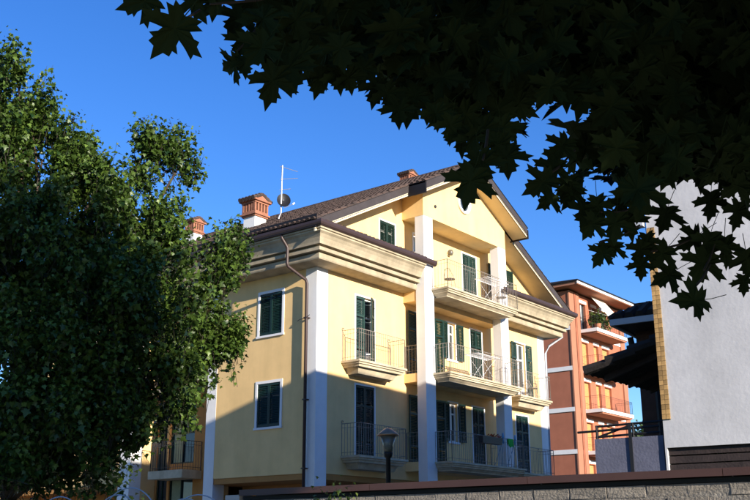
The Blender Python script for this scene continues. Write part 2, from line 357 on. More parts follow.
for zt in (F1, F2):
    for (a, b) in ((1.21, 3.77), (11.3, 13.87)):
        s = slab(a,b,-.77,0,zt,wing_steps).build('balcony', M['stone'], H)
        m2 = railing(MB(), [(a+.06,0,0),(a+.06,-.71,0),(b-.06,-.71,0),(b-.06,0,0)], zt); curl(m2, a+.06, -.02, zt+1.0); curl(m2, b-.06,-.02,zt+1.0)
        m2.build('railing', M['rail'], s)
    MB().box(CU[0]+.02,CU[3]-.02,CV1,-.001,zt-.3,zt).build('loggia_floor', M['yellow'], H)
MB().box(CU[0]+.02,CU[3]-.02,CV1,-.001,F3-.45,F3).build('loggia_floor', M['yellow'], H)
for zt in (F1, F2, F3):
    s = slab(5.02,9.9,-1.68,CV0-.0,zt,mid_steps).build('balcony', M['stone'], H)
    MB().box(CU[1]+.003,CU[2]-.003,CV0+.004,CV1-.003,zt-.28,zt-.003).build('slab_infill', M['stone'], s)
    m2 = railing(MB(), [(5.08,CV0,0),(5.08,-1.62,0),(9.84,-1.62,0),(9.84,CV0,0)], zt); m2.build('railing', M['rail'], s)
    m2 = railing(MB(), [(CU[0]+.1,CV1,0),(CU[0]+.1,-.02,0)], zt); m2.build('railing', M['rail'], s); railing(MB(), [(CU[3]-.1,CV1,0),(CU[3]-.1,-.02,0)], zt).build('railing', M['rail'], s)

# cornice, swept with a mitre round the corner
prof = [(.0,10.27),(.04,10.27),(.58,10.31),(.6,10.31),(.62,10.35),(.62,10.50),(.54,10.505),(.54,10.54),(.75,10.545),(.75,10.66),(.67,10.665),(.67,10.72),(.82,10.725),(.83,10.8),(.87,10.92),(.93,11.02),(1.0,11.08),(1.0,11.13),(1.05,11.14),(1.05,11.19),(.0,11.21)]
def sweep(profile, path_fn): return MB().loft([[p for p in path_fn(k, profile)] for k in range(3)])
def left_path(us):
    def fn(k, pr):
        return [((us,-p,z),(-p,-p,z),(-p,VE,z))[k] for p, z in pr]
    return fn
def right_path(us):
    def fn(k, pr): return [((us,-p,z),(W+p,-p,z),(W+p,VE,z))[k] for p, z in pr]
    return fn
sweep(prof, left_path(CU[0]+.01)).build('cornice', M['cornice'], H); sweep(prof, right_path(CU[3]-.01)).build('cornice', M['cornice'], H)
gut = [(1.02,11.195),(1.08,11.2),(1.13,11.24),(1.15,11.3),(1.15,11.38),(1.12,11.4),(1.1,11.38),(1.09,11.3),(1.03,11.25)]
sweep(gut, left_path(5.14)).build('gutter', M['brown_metal'], H); sweep(gut, right_path(CU[3]-.5)).build('gutter', M['brown_metal'], H)

# tiles: rows of half-round clay tiles
def tiles(P, a0, a1, L, sp=.205, row=.36, r=.085, n=5, jit=.012):
    """P(a, s, h) -> point: a across, s up the slope, h above the plane"""
    mb = MB(); k = int((a1-a0)/sp); rows = int(L/row)
    for i in range(k):
        c = a0 + (i+.5)*(a1-a0)/k
        for j in range(rows):
            s0 = j*row - .05; s1 = min(L, (j+1)*row + .04); j1 = random.uniform(-jit,jit); dh = random.uniform(0,jit)
            pts = []
            for (s, rr, lift) in ((s0, r, .025), (s1, r*.86, 0)):
                pts += [P(c + j1 + rr*math.cos(math.pi*q/n), s, lift + dh + rr*math.sin(math.pi*q/n)*.95) for q in range(n+1)]
            m = n+1; mb.add(pts, [(q, q+1, m+q+1, m+q) for q in range(n)] + [tuple(range(m))])
    mb.quad(P(a0,0,.012),P(a1,0,.012),P(a1,L,.012),P(a0,L,.012)); return mb
cs = 1/math.sqrt(1+SL*SL); sn = SL*cs; TOP = .40
ROOF0 = LZ + TOP
slopeL = (UC+1.12)/cs
def PL(a, s, h): return (-1.12 + s*cs - h*sn, a, ROOF0 + SL*(-1.12) + s*sn + h*cs)
def PR(a, s, h): return (W + 1.12 - s*cs + h*sn, a, ROOF0 + SL*(-1.12) + s*sn + h*cs)
roof = stuff(tiles(PL, -.93, VE+.4, slopeL).build('roof', M['tile'], H))
stuff(tiles(PR, -.93, VE+.4, slopeL).build('roof', M['tile'], H))
cL = (UC-3.85)/cs
def PLc(a, s, h): u, v, z = PL(a, s, h); return (u + (3.85+1.12), v, z + SL*(3.85+1.12))
def PRc(a, s, h): u, v, z = PR(a, s, h); return (u - (3.85+1.12), v, z + SL*(3.85+1.12))
stuff(tiles(PLc, -1.68, -.94, cL).build('roof', M['tile'], H)); stuff(tiles(PRc, -1.68, -.94, cL).build('roof', M['tile'], H))
mb = MB(); m0 = 24
for j in range(int((VE+2)/.4)):
    v0 = -1.7 + j*.4; mb.loft([[(UC+.12*math.cos(math.pi*q/6), v, ROOF0+SL*UC+.0+.12*math.sin(math.pi*q/6)) for q in range(7)] for v in (v0, v0+.43)], closed=False)
stuff(mb.build('ridge_tiles', M['tile'], H))
# skirt tiles over the two wing cornices
def skirt(u0, u1):
    def P(a, s, h): return (a, -1.06 + s*.92 - h*.39, 11.33 + s*.39 + h*.92)
    return tiles(P, u0, u1, 1.12)
stuff(skirt(-.9, 4.58).build('skirt_roof', M['tile'], H)); stuff(skirt(10.27, W+.9).build('skirt_roof', M['tile'], H))
# verge boards
def verge(ua, ub, v, name, lo, hi, th, m, parent=H):
    mb = MB(); a, b = roofz(ua), roofz(ub)
    mb.hexa([(ua,v,a+lo),(ub,v,b+lo),(ub,v+th,b+lo),(ua,v+th,a+lo),(ua,v,a+hi),(ub,v,b+hi),(ub,v+th,b+hi),(ua,v+th,a+hi)]); return mb.build(name, m, parent)
for (ua, ub, v) in ((-1.1, 3.85, -.9), (W+1.1, W-3.85, -.9), (3.85, UC, -1.65), (W-3.85-.03, UC, -1.65)):
    verge(ua, ub, v, 'verge_board', .14, TOP+.04, .06, M['fascia']); verge(ua, ub, v+.03, 'verge_trim', .02, .138, .05, M['trim']); verge(ua, ub, v+.012, 'verge_trim', .085, .1, .05, M['brown_metal'])
for (ua, ub, v, v1) in ((-.9, CU[0], -.87, 0), (W+.9, CU[3], -.87, 0), (3.87, UC, -1.62, CV0), (W-3.87, UC, -1.62, CV0)):
    a, b = roofz(ua)+.02, roofz(ub)+.02; MB().quad((ua,v,a),(ub,v,b),(ub,v1,b),(ua,v1,a)).build('soffit', M['cream'], H)
for u in (3.85, W-3.85):
    z = roofz(3.85); s = 1 if u < UC else -1
    MB().box(min(u,u-.05*s),max(u,u-.05*s),-1.655,-.8,z-.03,z+TOP-.06).build('end_board', M['fascia_dark'], H)
# eaves soffit boards on the long sides
mb = MB(); mb.quad((-1.12,-.9,ROOF0-SL*1.12-.02),(UC,-.9,ROOF0+SL*UC-.02),(UC,VE+.4,ROOF0+SL*UC-.02),(-1.12,VE+.4,ROOF0-SL*1.12-.02)); mb.build('roof_deck', M['fascia'], H)
mb = MB(); mb.quad((-1.12,-.95,11.2),(-1.12,VE,11.2),(-1.12,VE,11.6),(-1.12,-.95,11.6)); mb.build('eaves_board', M['fascia_dark'], H)
# downpipe with swan neck on the side face, and the one at the far end of the front
PIPE = [(-1.06,.62,11.25),(-1.04,.6,11.1),(-.88,.55,10.88),(-.85,.53,10.8),(-.85,.53,10.28),(-.82,.52,10.2),(-.16,.34,9.86),(-.12,.33,9.75),(-.12,.33,.1)]
mb = MB(); mb.tube(PIPE, .052, 10)
dp = mb.build('downpipe', M['brown_metal'], H, True)
mb = MB()
for z in (8.6, 6.0, 3.9): mb.box(-.19,-.0,.265,.395,z,z+.035)
for z in (8.62,): mb.tube([(-.05,.42,z),(-.12,.6,z-.02),(-.08,.75,z-.05)], .012, 5); mb.tube([(-.1,.36,z),(-.2,.12,z+.05)], .012, 5)
mb.build('bracket', M['brown_metal'], dp)
MB().tube([(W+.95,-.5,11.2),(W+.9,-.45,10.4),(W+.3,-.1,9.95),(W+.12,-.02,9.6),(W+.12,.1,.1)], .052, 8).build('downpipe', M['pale_fascia'], H, True)

# staircase recess on the side: glazing, ochre piers, small balconies
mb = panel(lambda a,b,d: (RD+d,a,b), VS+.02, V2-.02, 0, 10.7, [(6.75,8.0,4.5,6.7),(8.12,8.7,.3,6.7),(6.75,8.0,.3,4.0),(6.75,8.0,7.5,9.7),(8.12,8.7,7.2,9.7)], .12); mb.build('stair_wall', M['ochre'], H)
for (a0,a1,b0,b1) in ((6.75,8.0,4.5,6.7),(8.12,8.7,.3,6.7),(6.75,8.0,.3,4.0),(6.75,8.0,7.5,9.7),(8.12,8.7,7.2,9.7)):
    g = MB().quad((RD+.1,a0,b0),(RD+.1,a1,b0),(RD+.1,a1,b1),(RD+.1,a0,b1)).build('stair_window', M['glass'], H)
    mb = MB(); 
    for a in (a0, (a0+a1)/2, a1-.05): mb.box(RD+.05,RD+.097,a,a+.05,b0,b1)
    nz = max(1,int((b1-b0)/1.1))
    for k in range(nz+1): z = b0+(b1-b0-.05)*k/nz; mb.box(RD+.05,RD+.096,a0+.05,a1-.05,z,z+.05)
    mb.build('frame', M['green'], g)
    if a0 < 7: MB().box(RD+.098,RD+.099,a0+.65,a1-.06,b0+.06,b1-.06).build('curtain', M['curtain'], g)
for z in (4.2, 7.2):
    s = MB().box(.25,RD-.002,6.3,8.1,z-.28,z).build('balcony', M['stone'], H)
    railing(MB(), [(RD-.02,6.35,0),(.3,6.35,0),(.3,8.05,0),(RD-.02,8.05,0)], z).build('railing', M['dark_metal'], s)

# chimneys
def chimney(u, v, zb, s=1.0, name='chimney'):
    o = MB().box(u-.34*s,u+.34*s,v-.34*s,v+.34*s,zb-1.2,zb+.62*s).build(name, M['white'], H); z = zb+.62*s; mb = MB()
    for r, a, b in ((.4,0,.07),(.46,.07,.14),(.4,.14,.24)): mb.box(u-r*s,u+r*s,v-r*s,v+r*s,z+a*s,z+b*s)
    for i in range(5):
        p = (-.36+.18*i)*s
        for q in (-.34*s, .34*s):
            mb.box(u+p-.045*s,u+p+.045*s,v+q-.05*s,v+q+.05*s,z+.24*s,z+.6*s)
            if 0 < i < 4: mb.box(u+q-.05*s,u+q+.05*s,v+p-.045*s,v+p+.045*s,z+.24*s,z+.6*s)
    for r, a, b in ((.42,.6,.68),(.5,.68,.76)): mb.box(u-r*s,u+r*s,v-r*s,v+r*s,z+a*s,z+b*s)
    mb.add([(u-.5*s,v-.44*s,z+.76*s),(u+.5*s,v-.44*s,z+.76*s),(u,v-.44*s,z+1.0*s),(u-.5*s,v+.44*s,z+.76*s),(u+.5*s,v+.44*s,z+.76*s),(u,v+.44*s,z+1.0*s)],[(0,1,2),(3,5,4),(0,2,5,3),(1,4,5,2)])
    mb.build('brick_cap', M['brick'], o)
    MB().box(u-.3*s,u+.3*s,v-.3*s,v+.3*s,z+.24*s,z+.6*s).build('flue', M['black_metal'], o)
    mb = MB()
    for sg in (-1, 1):
        for i in range(5):
            vv = v + (-.4+.2*i)*s
            for j in range(3):
                t0, t1 = j/3, (j+1)/3+.05
                mb.tube([(u+sg*.56*s*(1-t0), vv, z+(.77+.27*t0)*s),(u+sg*.56*s*(1-min(1,t1)), vv, z+(.75+.27*min(1,t1))*s)], [.1*s,.085*s], 8)
    stuff(mb.build('cap_tiles', M['tile'], o)); return o
chimney(2.95, 5.9, ROOF0+SL*2.62, .9)
chimney(4.35, 11.0, ROOF0+SL*4.2, .72)
chimney(7.75, 2.0, ROOF0+SL*UC-.42, .62)


# ------------------------------------------------------------------ things on the house (placed in house coordinates)
HM = Matrix.Translation(HOUSE_O) @ Matrix.Rotation(HOUSE_RZ, 4, 'Z')
def hpos(u, v, z): return HM @ Vector((u, v, z))
# television antenna and dish
mu, mv = 3.45, 5.0; mz = ROOF0 + SL*mu
an = thing('television_antenna', 'tall thin steel mast with three television aerials on the tiled roof', 'antenna', hpos(mu,mv,mz), HOUSE_RZ)
MB().tube([(-.12,0,-.1),(-.1,0,.1),(.0,0,.3),(.03,0,2.3)], .028, 8).build('mast', M['steel'], an)
def yagi(z, L, dz, nel, span):
    mb = MB(); e = Vector((.62,-.78,0)); o = Vector((.03,0,z)); mb.tube([o-e*.08, o+e*L+Vector((0,0,dz))], .012, 5); f = Vector((.78,.62,0))
    for k in range(nel):
        t = k/(nel-1); c = o-e*.06+(e*(L+.06)+Vector((0,0,dz)))*t; h = span*(1-.35*t)/2
        mb.tube([c-f*h-Vector((0,0,.35*h)), c+f*h+Vector((0,0,.35*h))], .009, 4)
    return mb
yagi(2.26, .6, -.22, 7, .42).build('aerial', M['steel'], an); yagi(1.72, .62, .04, 6, .3).build('aerial', M['steel'], an); yagi(1.28, .34, .04, 4, .5).build('aerial', M['steel'], an)
di = thing('satellite_dish', 'small dark round satellite dish on the antenna mast', 'satellite dish', hpos(mu+.05,mv-.1,mz+.84), HOUSE_RZ)
mb = MB(); rings = []
for k in range(6):
    r = .27*k/5 + .001; rings.append([(r*math.cos(2*math.pi*q/20), -.09*(1-(r/.27)**2)*-1, r*math.sin(2*math.pi*q/20)*1.1) for q in range(20)])
mb.loft(rings, caps=False); mb.loft([rings[-1], [(p[0]*1.0, p[1]+.015, p[2]) for p in rings[-1]]], caps=False)
d1 = mb.build('reflector', M['black_metal'], di, True); d1.rotation_euler = (R(-12),0,R(-38))
MB().tube([(0,-.02,-.33),(.2,-.32,-.18)], .012, 5).build('feed_arm', M['steel'], di)
mb = MB(); mb.tube([(.19,-.3,-.19),(.23,-.37,-.13)], .035, 8); mb.build('receiver', M['pvc'], di)
MB().tube([(0,.0,0),(-.0,.13,0)], .02, 6).build('bracket', M['steel'], di)

# drying racks hooked on the balcony railings
def drying_rack(u, v, z, rz, label, m, cloth=None):
    t = thing('drying_rack', label, 'drying rack', hpos(u,v,z), HOUSE_RZ+rz, 'drying racks on the balconies')
    mb = MB(); 
    for (a,b) in (((-.75,-.28,.92),(.75,-.28,.92)),((-.75,.28,.92),(.75,.28,.92)),((-.75,-.28,.92),(-.75,.28,.92)),((.75,-.28,.92),(.75,.28,.92))): mb.tube([a,b], .013, 6)
    mb.build('frame', m, t); mb = MB()
    for k in range(1, 9): y = -.28+.56*k/9; mb.tube([(-.75,y,.92),(.75,y,.92)], .005, 4)
    mb.build('line', m, t)
    for s in (-1, 1): MB().tube([(-.6*s,.25,.92),(0,.22,.45),(.5*s,.22,0)], .006, 6).build('leg', m, t); 
    for s in (-1, 1): MB().tube([(-.6*s,-.25,.92),(0,-.22,.45),(.5*s,-.22,0)], .006, 6).build('leg', m, t)
    if cloth:
        mb = MB(); n = 10
        mb.loft([[(x, y, z2) for x, y, z2 in ((xx,-.2,.62+.03*math.sin(xx*9)),(xx,-.21,.93),(xx,-.12,.935),(xx,-.1,.7+.04*math.cos(xx*7)))] for xx in [(-.45+.8*k/n) for k in range(n+1)]], closed=False)
        mb.build('cloth', cloth, t)
    return t
drying_rack(8.55, -1.3, F3, 0, 'white clothes drying rack on the top balcony under the gable', M['cloth_white'])
drying_rack(7.7, -1.3, F2, 0, 'white clothes drying rack on the balcony one floor below the gable loggia', M['cloth_white'])
# metal garden chair on the top balcony
def iron_chair(u, v, z, rz, label):
    t = thing('garden_chair', label, 'chair', hpos(u,v,z), HOUSE_RZ+rz)
    mb = MB(); mb.lathe([(0,.44),(.2,.44),(.21,.45),(.2,.46),(0,.46)], 18); mb.build('seat', M['rail'], t)
    for a in (45,135,225,315):
        c, s = math.cos(R(a)), math.sin(R(a)); MB().tube([(.17*c,.17*s,.44),(.24*c,.24*s,0)], .011, 5).build('leg', M['rail'], t)
    mb = MB(); mb.tube([(.2*math.cos(R(a)), .2*math.sin(R(a)), .46+.36*math.sin(math.pi*(a-20)/140)) for a in range(20,161,10)], .011, 5)
    for a in (60,90,120): mb.tube([(.2*math.cos(R(a)),.2*math.sin(R(a)),.46),(.2*math.cos(R(a)),.2*math.sin(R(a)),.8)], .008, 5)
    mb.build('backrest', M['rail'], t)
iron_chair(5.75, -1.25, F3, R(100), 'small wrought iron chair at the corner of the top balcony')
iron_chair(9.3, -1.25, F3, R(-60), 'small wrought iron chair behind the drying rack on the top balcony')
iron_chair(12.9, -.42, F2, R(10), 'wrought iron chair on the balcony beside the open white door')
# wooden folding chair leaning in the attic loggia
t = thing('folding_chair', 'folded pale wooden chair leaning behind the column on the attic terrace', 'chair', hpos(4.85,-.28,F3), HOUSE_RZ)
for x in (-.17,.17): MB().hexa([(x-.02,-.1,0),(x+.02,-.1,0),(x+.02,-.06,0),(x-.02,-.06,0),(x-.02+.1,.12,1.55),(x+.02+.1,.12,1.55),(x+.02+.1,.16,1.55),(x-.02+.1,.16,1.55)]).build('leg', M['wood'], t)
mb = MB()
for z in (.5,.75,1.0,1.25,1.45): mb.box(-.17+.065*z,.17+.065*z,-.09+.142*z,-.065+.142*z,z-.03,z+.03)
mb.build('backrest', M['wood'], t)
# wall lamp
t = thing('wall_lamp', 'small round white lamp on the yellow wall of the top loggia', 'lamp', hpos(7.55,-.002,12.45), HOUSE_RZ)
MB().box(-.07,.07,-.04,0,-.1,.1).build('back_plate', M['pvc'], t); MB().lathe([(0,-.12),(.08,-.1),(.11,0),(.08,.1),(0,.12)],12,(0,-.12,0)).build('globe', M['lamp_glass'], t, True)
# lower balcony: planter and blue rack
t = thing('planter_box', 'dark planter box with red flowers hung on the shaded lower balcony railing', 'planter', hpos(7.35,-1.72,F1+.72), HOUSE_RZ)
mb = MB(); mb.hexa([(-.62,-.1,0),(.62,-.1,0),(.62,.07,0),(-.62,.07,0),(-.66,-.13,.24),(.66,-.13,.24),(.66,.08,.24),(-.66,.08,.24)]); mb.build('box', M['dark_metal'], t)
mb = MB()
for k in range(26):
    x, y = random.uniform(-.1,.62), random.uniform(-.09,.05); s = random.uniform(.03,.06); z = .24+random.uniform(0,.12); mb.add([(x-s,y,z),(x,y-s,z+s),(x+s,y,z),(x,y+s,z-s*.3)],[(0,1,2,3)]); mb.tube([(x,y,.2),(x,y,z)],.004,3)
mb.build('flower', M['red_flower'], t)
t = thing('clothes_airer', 'blue tubular clothes airer with two arched hoops on the shaded lower balcony', 'airer', hpos(9.05,-1.28,F1), HOUSE_RZ)
for x in (-.42,.42):
    mb = MB(); mb.tube([(x+.34*math.cos(math.pi*k/16),-.2+.2*math.cos(math.pi*k/16),.9+.3*math.sin(math.pi*k/16)) for k in range(17)], .034, 7); mb.build('hoop', M['blue'], t)
    for dx in (-.34,.34): MB().tube([(x+dx,-.2+.2*dx/.34,.9),(x+dx*.8,.05,0)], .009, 6).build('leg', M['blue'], t)
mb = MB()
for k in range(5): mb.tube([(-.7,-.3+.1*k,.8),(.7,-.3+.1*k,.8)], .005, 4)
mb.build('line', M['cloth_white'], t)
mb = MB(); n = 12
mb.loft([[(xx,-1.66+1.28-.03*math.sin(k*1.3)-0,.75+.05*math.sin(k)),(xx,-.37,1.02),(xx,-.3,1.03),(xx,-.31,.8+.04*math.cos(k*1.7))] for k, xx in enumerate([(-.35+.35*q/n) for q in range(n+1)])], closed=False)
c = mb.build('cloth', M['green_cloth']); c.matrix_world = HM @ Matrix.Translation((9.05,-1.28,F1)); tag(c, 'bright green cloth draped over the shaded lower balcony railing', 'cloth')

# ------------------------------------------------------------------ terracotta block behind
TO = Vector((14.86, 75.0, 0))
Tb = thing('apartment_block', 'tall terracotta apartment block with white floor bands and balconies, beyond the yellow house', 'building', TO, HOUSE_RZ)
TH = 20.6; TW = 9.5; fl = [5.28, 8.39, 11.5, 14.6, 17.69]
tw = []
for z in fl[:-1] + [17.69]:
    for (a, b) in ((1.9,2.9),(3.9,4.7),(5.4,6.6)): tw.append((a,b,z+.05,z+2.25))
panel(FR, 0, TW, 0, TH, tw, .25).build('front_wall', M['terracotta'], Tb)
mb = MB(); mb.quad((0,0,0),(0,14,0),(0,14,TH),(0,0,TH)); mb.quad((TW,0,0),(TW,14,0),(TW,14,TH),(TW,0,TH)); mb.quad((0,14,0),(TW,14,0),(TW,14,TH),(0,14,TH)); mb.build('side_wall', M['terracotta'], Tb)
for (a,b,z0,z1) in tw:
    top = z0 > 17; o = MB().quad((a,.2,z0),(b,.2,z0),(b,.2,z1),(a,.2,z1)).build('window', M['glass'] if top else M['orange_blind'], Tb)
    mb = MB()
    for z in np.arange(z0+.1, z1, .12): mb.box(a,b,.185,.199,z,z+.1)
    if not top: mb.build('slat', M['orange_blind'], o)
    else: MB().box((a+b)/2-.04,(a+b)/2+.04,.15,.199,z0,z1).build('frame', M['pvc'], o)
    MB().box(a-.1,b+.1,-.04,-.001,z1+.05,z1+.28).build('lintel', M['band'], o)
for z in fl:
    mb = MB(); mb.box(-.06,TW+.06,-.06,.0-.002,z-.2,z+.12); mb.box(-.06,-.002,-.002,14,z-.2,z+.12); mb.build('floor_band', M['band'], Tb)
for (a, b) in ((-.05,.75),(1.1,1.6),(TW-.7,TW+.05)): MB().box(a,b,-.12,-.003,0,TH).build('pilaster', M['terra_pil'], Tb)
MB().tube([(.93,-.1,0),(.93,-.1,TH)], .07, 8).build('downpipe', M['terracotta'], Tb)
for z in fl:
    s = MB().box(1.62,7.15,-1.5,-.065,z-.18,z+.08).build('balcony', M['band'], Tb)
    MB().box(1.75,7.0,-1.42,-.07,z-.3,z-.181).build('balcony_soffit', M['terra_pil'], s)
    railing(MB(), [(1.68,-.07,0),(1.68,-1.44,0),(7.09,-1.44,0),(7.09,-.07,0)], z+.08, 1.0, .16).build('railing', M['dark_metal'], s)
mb = MB(); mb.box(-.9,9.6,-1.3,15,20.75,20.98); mb.build('roof_slab', M['terra_pil'], Tb)
mb = MB(); mb.box(-1.0,9.7,-1.4,15.1,20.983,21.1); mb.build('roof_edge', M['fascia_dark'], Tb)
mb = MB(); mb.hexa([(-1,-1.4,21.1),(9.7,-1.4,21.1),(9.7,15.1,21.1),(-1,15.1,21.1),(3,4,22.4),(5.7,4,22.4),(5.7,10,22.4),(3,10,22.4)]); mb.build('roof', M['dark_tile'], Tb)
mb = MB(); mb.box(-.95,9.65,-1.36,-1.301,20.8,20.98); mb.build('roof_trim', M['casing'], Tb)
aw = MB(); aw.hexa([(3.2,-.35,20.7),(5.6,-.35,20.7),(5.6,-.32,20.74),(3.2,-.32,20.74),(3.2,-1.75,18.9),(5.6,-1.75,18.9),(5.6,-1.72,18.94),(3.2,-1.72,18.94)]); a = aw.build('awning', M['awning'], Tb)
mb = MB(); mb.tube([(3.1,-1.75,18.9),(5.7,-1.75,18.9)], .03, 6); mb.tube([(3.2,-.1,19.6),(3.2,-1.75,18.9)], .02, 5); mb.tube([(5.6,-.1,19.6),(5.6,-1.75,18.9)], .02, 5); mb.build('awning_arm', M['pvc'], a)
TMx = Matrix.Translation(TO) @ Matrix.Rotation(HOUSE_RZ, 4, 'Z')

# ------------------------------------------------------------------ leaves
def leaf_outline(detail=2):
    """maple leaf in the xy plane, stalk at the origin, tip along +y, length about 1"""
    half = [(0,0),(.12,-.08),(.34,-.14),(.30,-.02),(.46,.0),(.34,.10),(.27,.16),(.42,.22),(.54,.20),(.56,.30),(.78,.40),(.60,.46),(.62,.57),(.46,.50),(.34,.46),(.21,.43),(.24,.56),(.36,.66),(.24,.68),(.26,.80),(.12,.82),(0,1.08)] if detail == 2 else \
           [(0,0),(.34,-.08),(.30,.16),(.62,.40),(.30,.52),(0,1.05)]
    return half + [(-x, y) for x, y in half[-2:0:-1]]
def leaf_proto(detail, bend=.25, fold=.2):
    o = leaf_outline(detail); vs = [(0,.32,0)] + [(x, y, 0) for x, y in o]
    vs = [(x, y, abs(x)*fold - bend*(y-.3)**2 - .05*math.sin(9*x+5*y)*(detail == 2)) for x, y, z in vs]
    n = len(o); return np.array(vs), np.array([(0, 1+i, 1+(i+1) % n) for i in range(n)])
def frames(nrm, tip):
    z = nrm/np.linalg.norm(nrm, axis=1, keepdims=True); y = tip - (tip*z).sum(1, keepdims=True)*z; y /= np.linalg.norm(y, axis=1, keepdims=True)+1e-9
    x = np.cross(y, z); return np.stack([x, y, z], axis=2)
def leaf_mesh(name, pos, nrm, tip, size, material, detail=1, tone=None):
    """one mesh of many leaves, each a folded maple leaf"""
    P, T = leaf_proto(detail); F = frames(nrm, tip); n = len(pos)
    V = np.einsum('nij,vj->nvi', F, P)*size[:, None, None] + pos[:, None, :]
    V = V.reshape(-1, 3); T = (T[None] + (np.arange(n)*len(P))[:, None, None]).reshape(-1, 3)
    me = bpy.data.meshes.new(name); me.vertices.add(len(V)); me.vertices.foreach_set('co', V.ravel().astype(np.float32))
    me.loops.add(T.size); me.loops.foreach_set('vertex_index', T.ravel().astype(np.int32)); me.polygons.add(len(T))
    me.polygons.foreach_set('loop_start', np.arange(0, T.size, 3, dtype=np.int32)); me.polygons.foreach_set('loop_total', np.full(len(T), 3, dtype=np.int32))
    me.update(); a = me.attributes.new('tone', 'FLOAT', 'POINT')
    tone = rng.random(n) if tone is None else tone
    a.data.foreach_set('value', np.repeat(tone, len(P)).astype(np.float32)); me.materials.append(material); return me
def unit(n):
    v = rng.normal(size=(n,3)); return v/np.linalg.norm(v, axis=1, keepdims=True)
def crown(lobes, per_m2, shoot_len, leaves_per, size, up=.9, clump=0):
    """shoots spread through ellipsoidal boughs, leaves set along each shoot"""
    Ps, Ns, Ts, Ss, To, stems = [], [], [], [], [], []
    for (c, r) in lobes:
        c = np.array(c); r = np.array(r); n = int(per_m2*(r[0]*r[1]+r[1]*r[2]+r[0]*r[2])*4.2)
        d = unit(n); rad = rng.random(n)**.38; rad = np.clip(rad*(1+rng.normal(size=n)*.10), 0, 1.18)
        base = c + d*r*rad[:, None]
        if clump:
            K = max(4, int(clump*(r[0]*r[1]+r[1]*r[2]+r[0]*r[2]))); dk = unit(K); ck = c + dk*r*(rng.random(K)**.3)[:, None]
            who = rng.integers(0, K, n); cr = rng.uniform(.14, .48, K); g = unit(n)*(rng.random(n)**.45)[:, None]*np.array([.85,.85,1.8])
            base = ck[who] + g*cr[who][:, None]; d = dk[who]*.6 + g*.6
        dirn = d*.55 + np.array([0,0,up]) + rng.normal(size=(n,3))*.35; dirn /= np.linalg.norm(dirn, axis=1, keepdims=True)
        L = shoot_len*rng.uniform(.5, 1.4, n); tn = rng.random(n)
        for k in range(leaves_per):
            t = (k+rng.random(n))/leaves_per
            side = unit(n); side -= (side*dirn).sum(1, keepdims=True)*dirn
            p = base + dirn*(L*t)[:, None] + side*.09
            nn = side*.55 + np.array([0,0,.75]) + rng.normal(size=(n,3))*.55; tp = side + np.array([0,0,-.7]) + rng.normal(size=(n,3))*.3
            Ps.append(p); Ns.append(nn); Ts.append(tp); Ss.append(rng.uniform(size[0], size[1], n)*(1.1-.45*t)); To.append(np.clip(.1+.75*(tn*.45+.55*t)**1.6+.14*rng.normal(size=n), 0, 1))  # tone paler towards the shoot tip, painting sunlit tips over a dark interior
        stems.append((base, dirn, L))
    return [np.concatenate(q) for q in (Ps, Ns, Ts, Ss, To)] + [stems]
def limb(mb, a, b, r0, r1, n=7, bow=.08, seg=6):
    a, b = Vector(a), Vector(b); L = (b-a).length; off = Vector((random.uniform(-1,1), random.uniform(-1,1), random.uniform(-.3,1)))*L*bow
    pts = [a.lerp(b, k/seg) + off*math.sin(math.pi*k/seg) for k in range(seg+1)]; mb.tube(pts, [r0+(r1-r0)*k/seg for k in range(seg+1)], n); return pts

# ------------------------------------------------------------------ maple in front of the house (left)
LT = [ # px centre, px radii, depth
 (2,92,20,40,22.7),(30,140,28,34,22.4),
 (16,108,32,54,22.5),(40,185,55,55,22),(78,165,10,48,22.5),(108,190,16,46,21.5),(146,170,16,50,22.5),(182,174,9,32,22.8),(130,235,55,42,22),(152,244,24,42,22.3),
 (60,270,80,70,21.5),(120,320,75,70,20.8),(184,318,36,44,22.5),(222,284,15,30,23),(236,244,4,24,23.2),(236,334,18,30,23),(200,362,32,22,22.6),(165,385,48,36,22),(120,420,50,34,21.6),
 (40,370,80,75,21),(50,440,72,46,21),(-40,180,60,110,22.5),(-60,330,80,120,21.5),(92,462,26,22,21.4),(-5,470,60,30,20.8)]
lobes = []
for (x,y,rx,ry,d) in LT:
    s = d/FPX*1.03; lobes.append((at(x,y,d), (rx*s, max(.5,min(rx*s*1.1,2.0)), ry*s)))
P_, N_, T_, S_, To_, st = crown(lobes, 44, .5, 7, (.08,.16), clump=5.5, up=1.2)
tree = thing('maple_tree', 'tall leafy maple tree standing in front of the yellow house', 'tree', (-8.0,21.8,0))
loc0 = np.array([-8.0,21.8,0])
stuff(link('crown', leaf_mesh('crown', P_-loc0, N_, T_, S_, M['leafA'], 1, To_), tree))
mb = MB(); base = Vector((0,0,0)); fork = Vector((.2,0,2.6)); limb(mb, base, fork, .3, .23, 10, .03)
lv = Vector(loc0)
for (c, r) in lobes:
    cc = Vector(c)-lv; p1 = fork.lerp(cc, .45) + Vector((0,0,.7)); limb(mb, fork, p1, .13, .08); limb(mb, p1, cc+Vector((0,0,r[2]*.5)), .08, .02)
mb.build('trunk', M['bark'], tree, True)
mb = MB()
for base_, dirn, L in st:
    for i in range(0, len(base_), 5):
        a = Vector(base_[i])-lv; b = a + Vector(dirn[i])*float(L[i]); mb.tube([a-Vector(dirn[i])*.35, b], [.008,.003], 3)
stuff(mb.build('twigs', M['twig'], tree))
print('left tree leaves', len(P_))

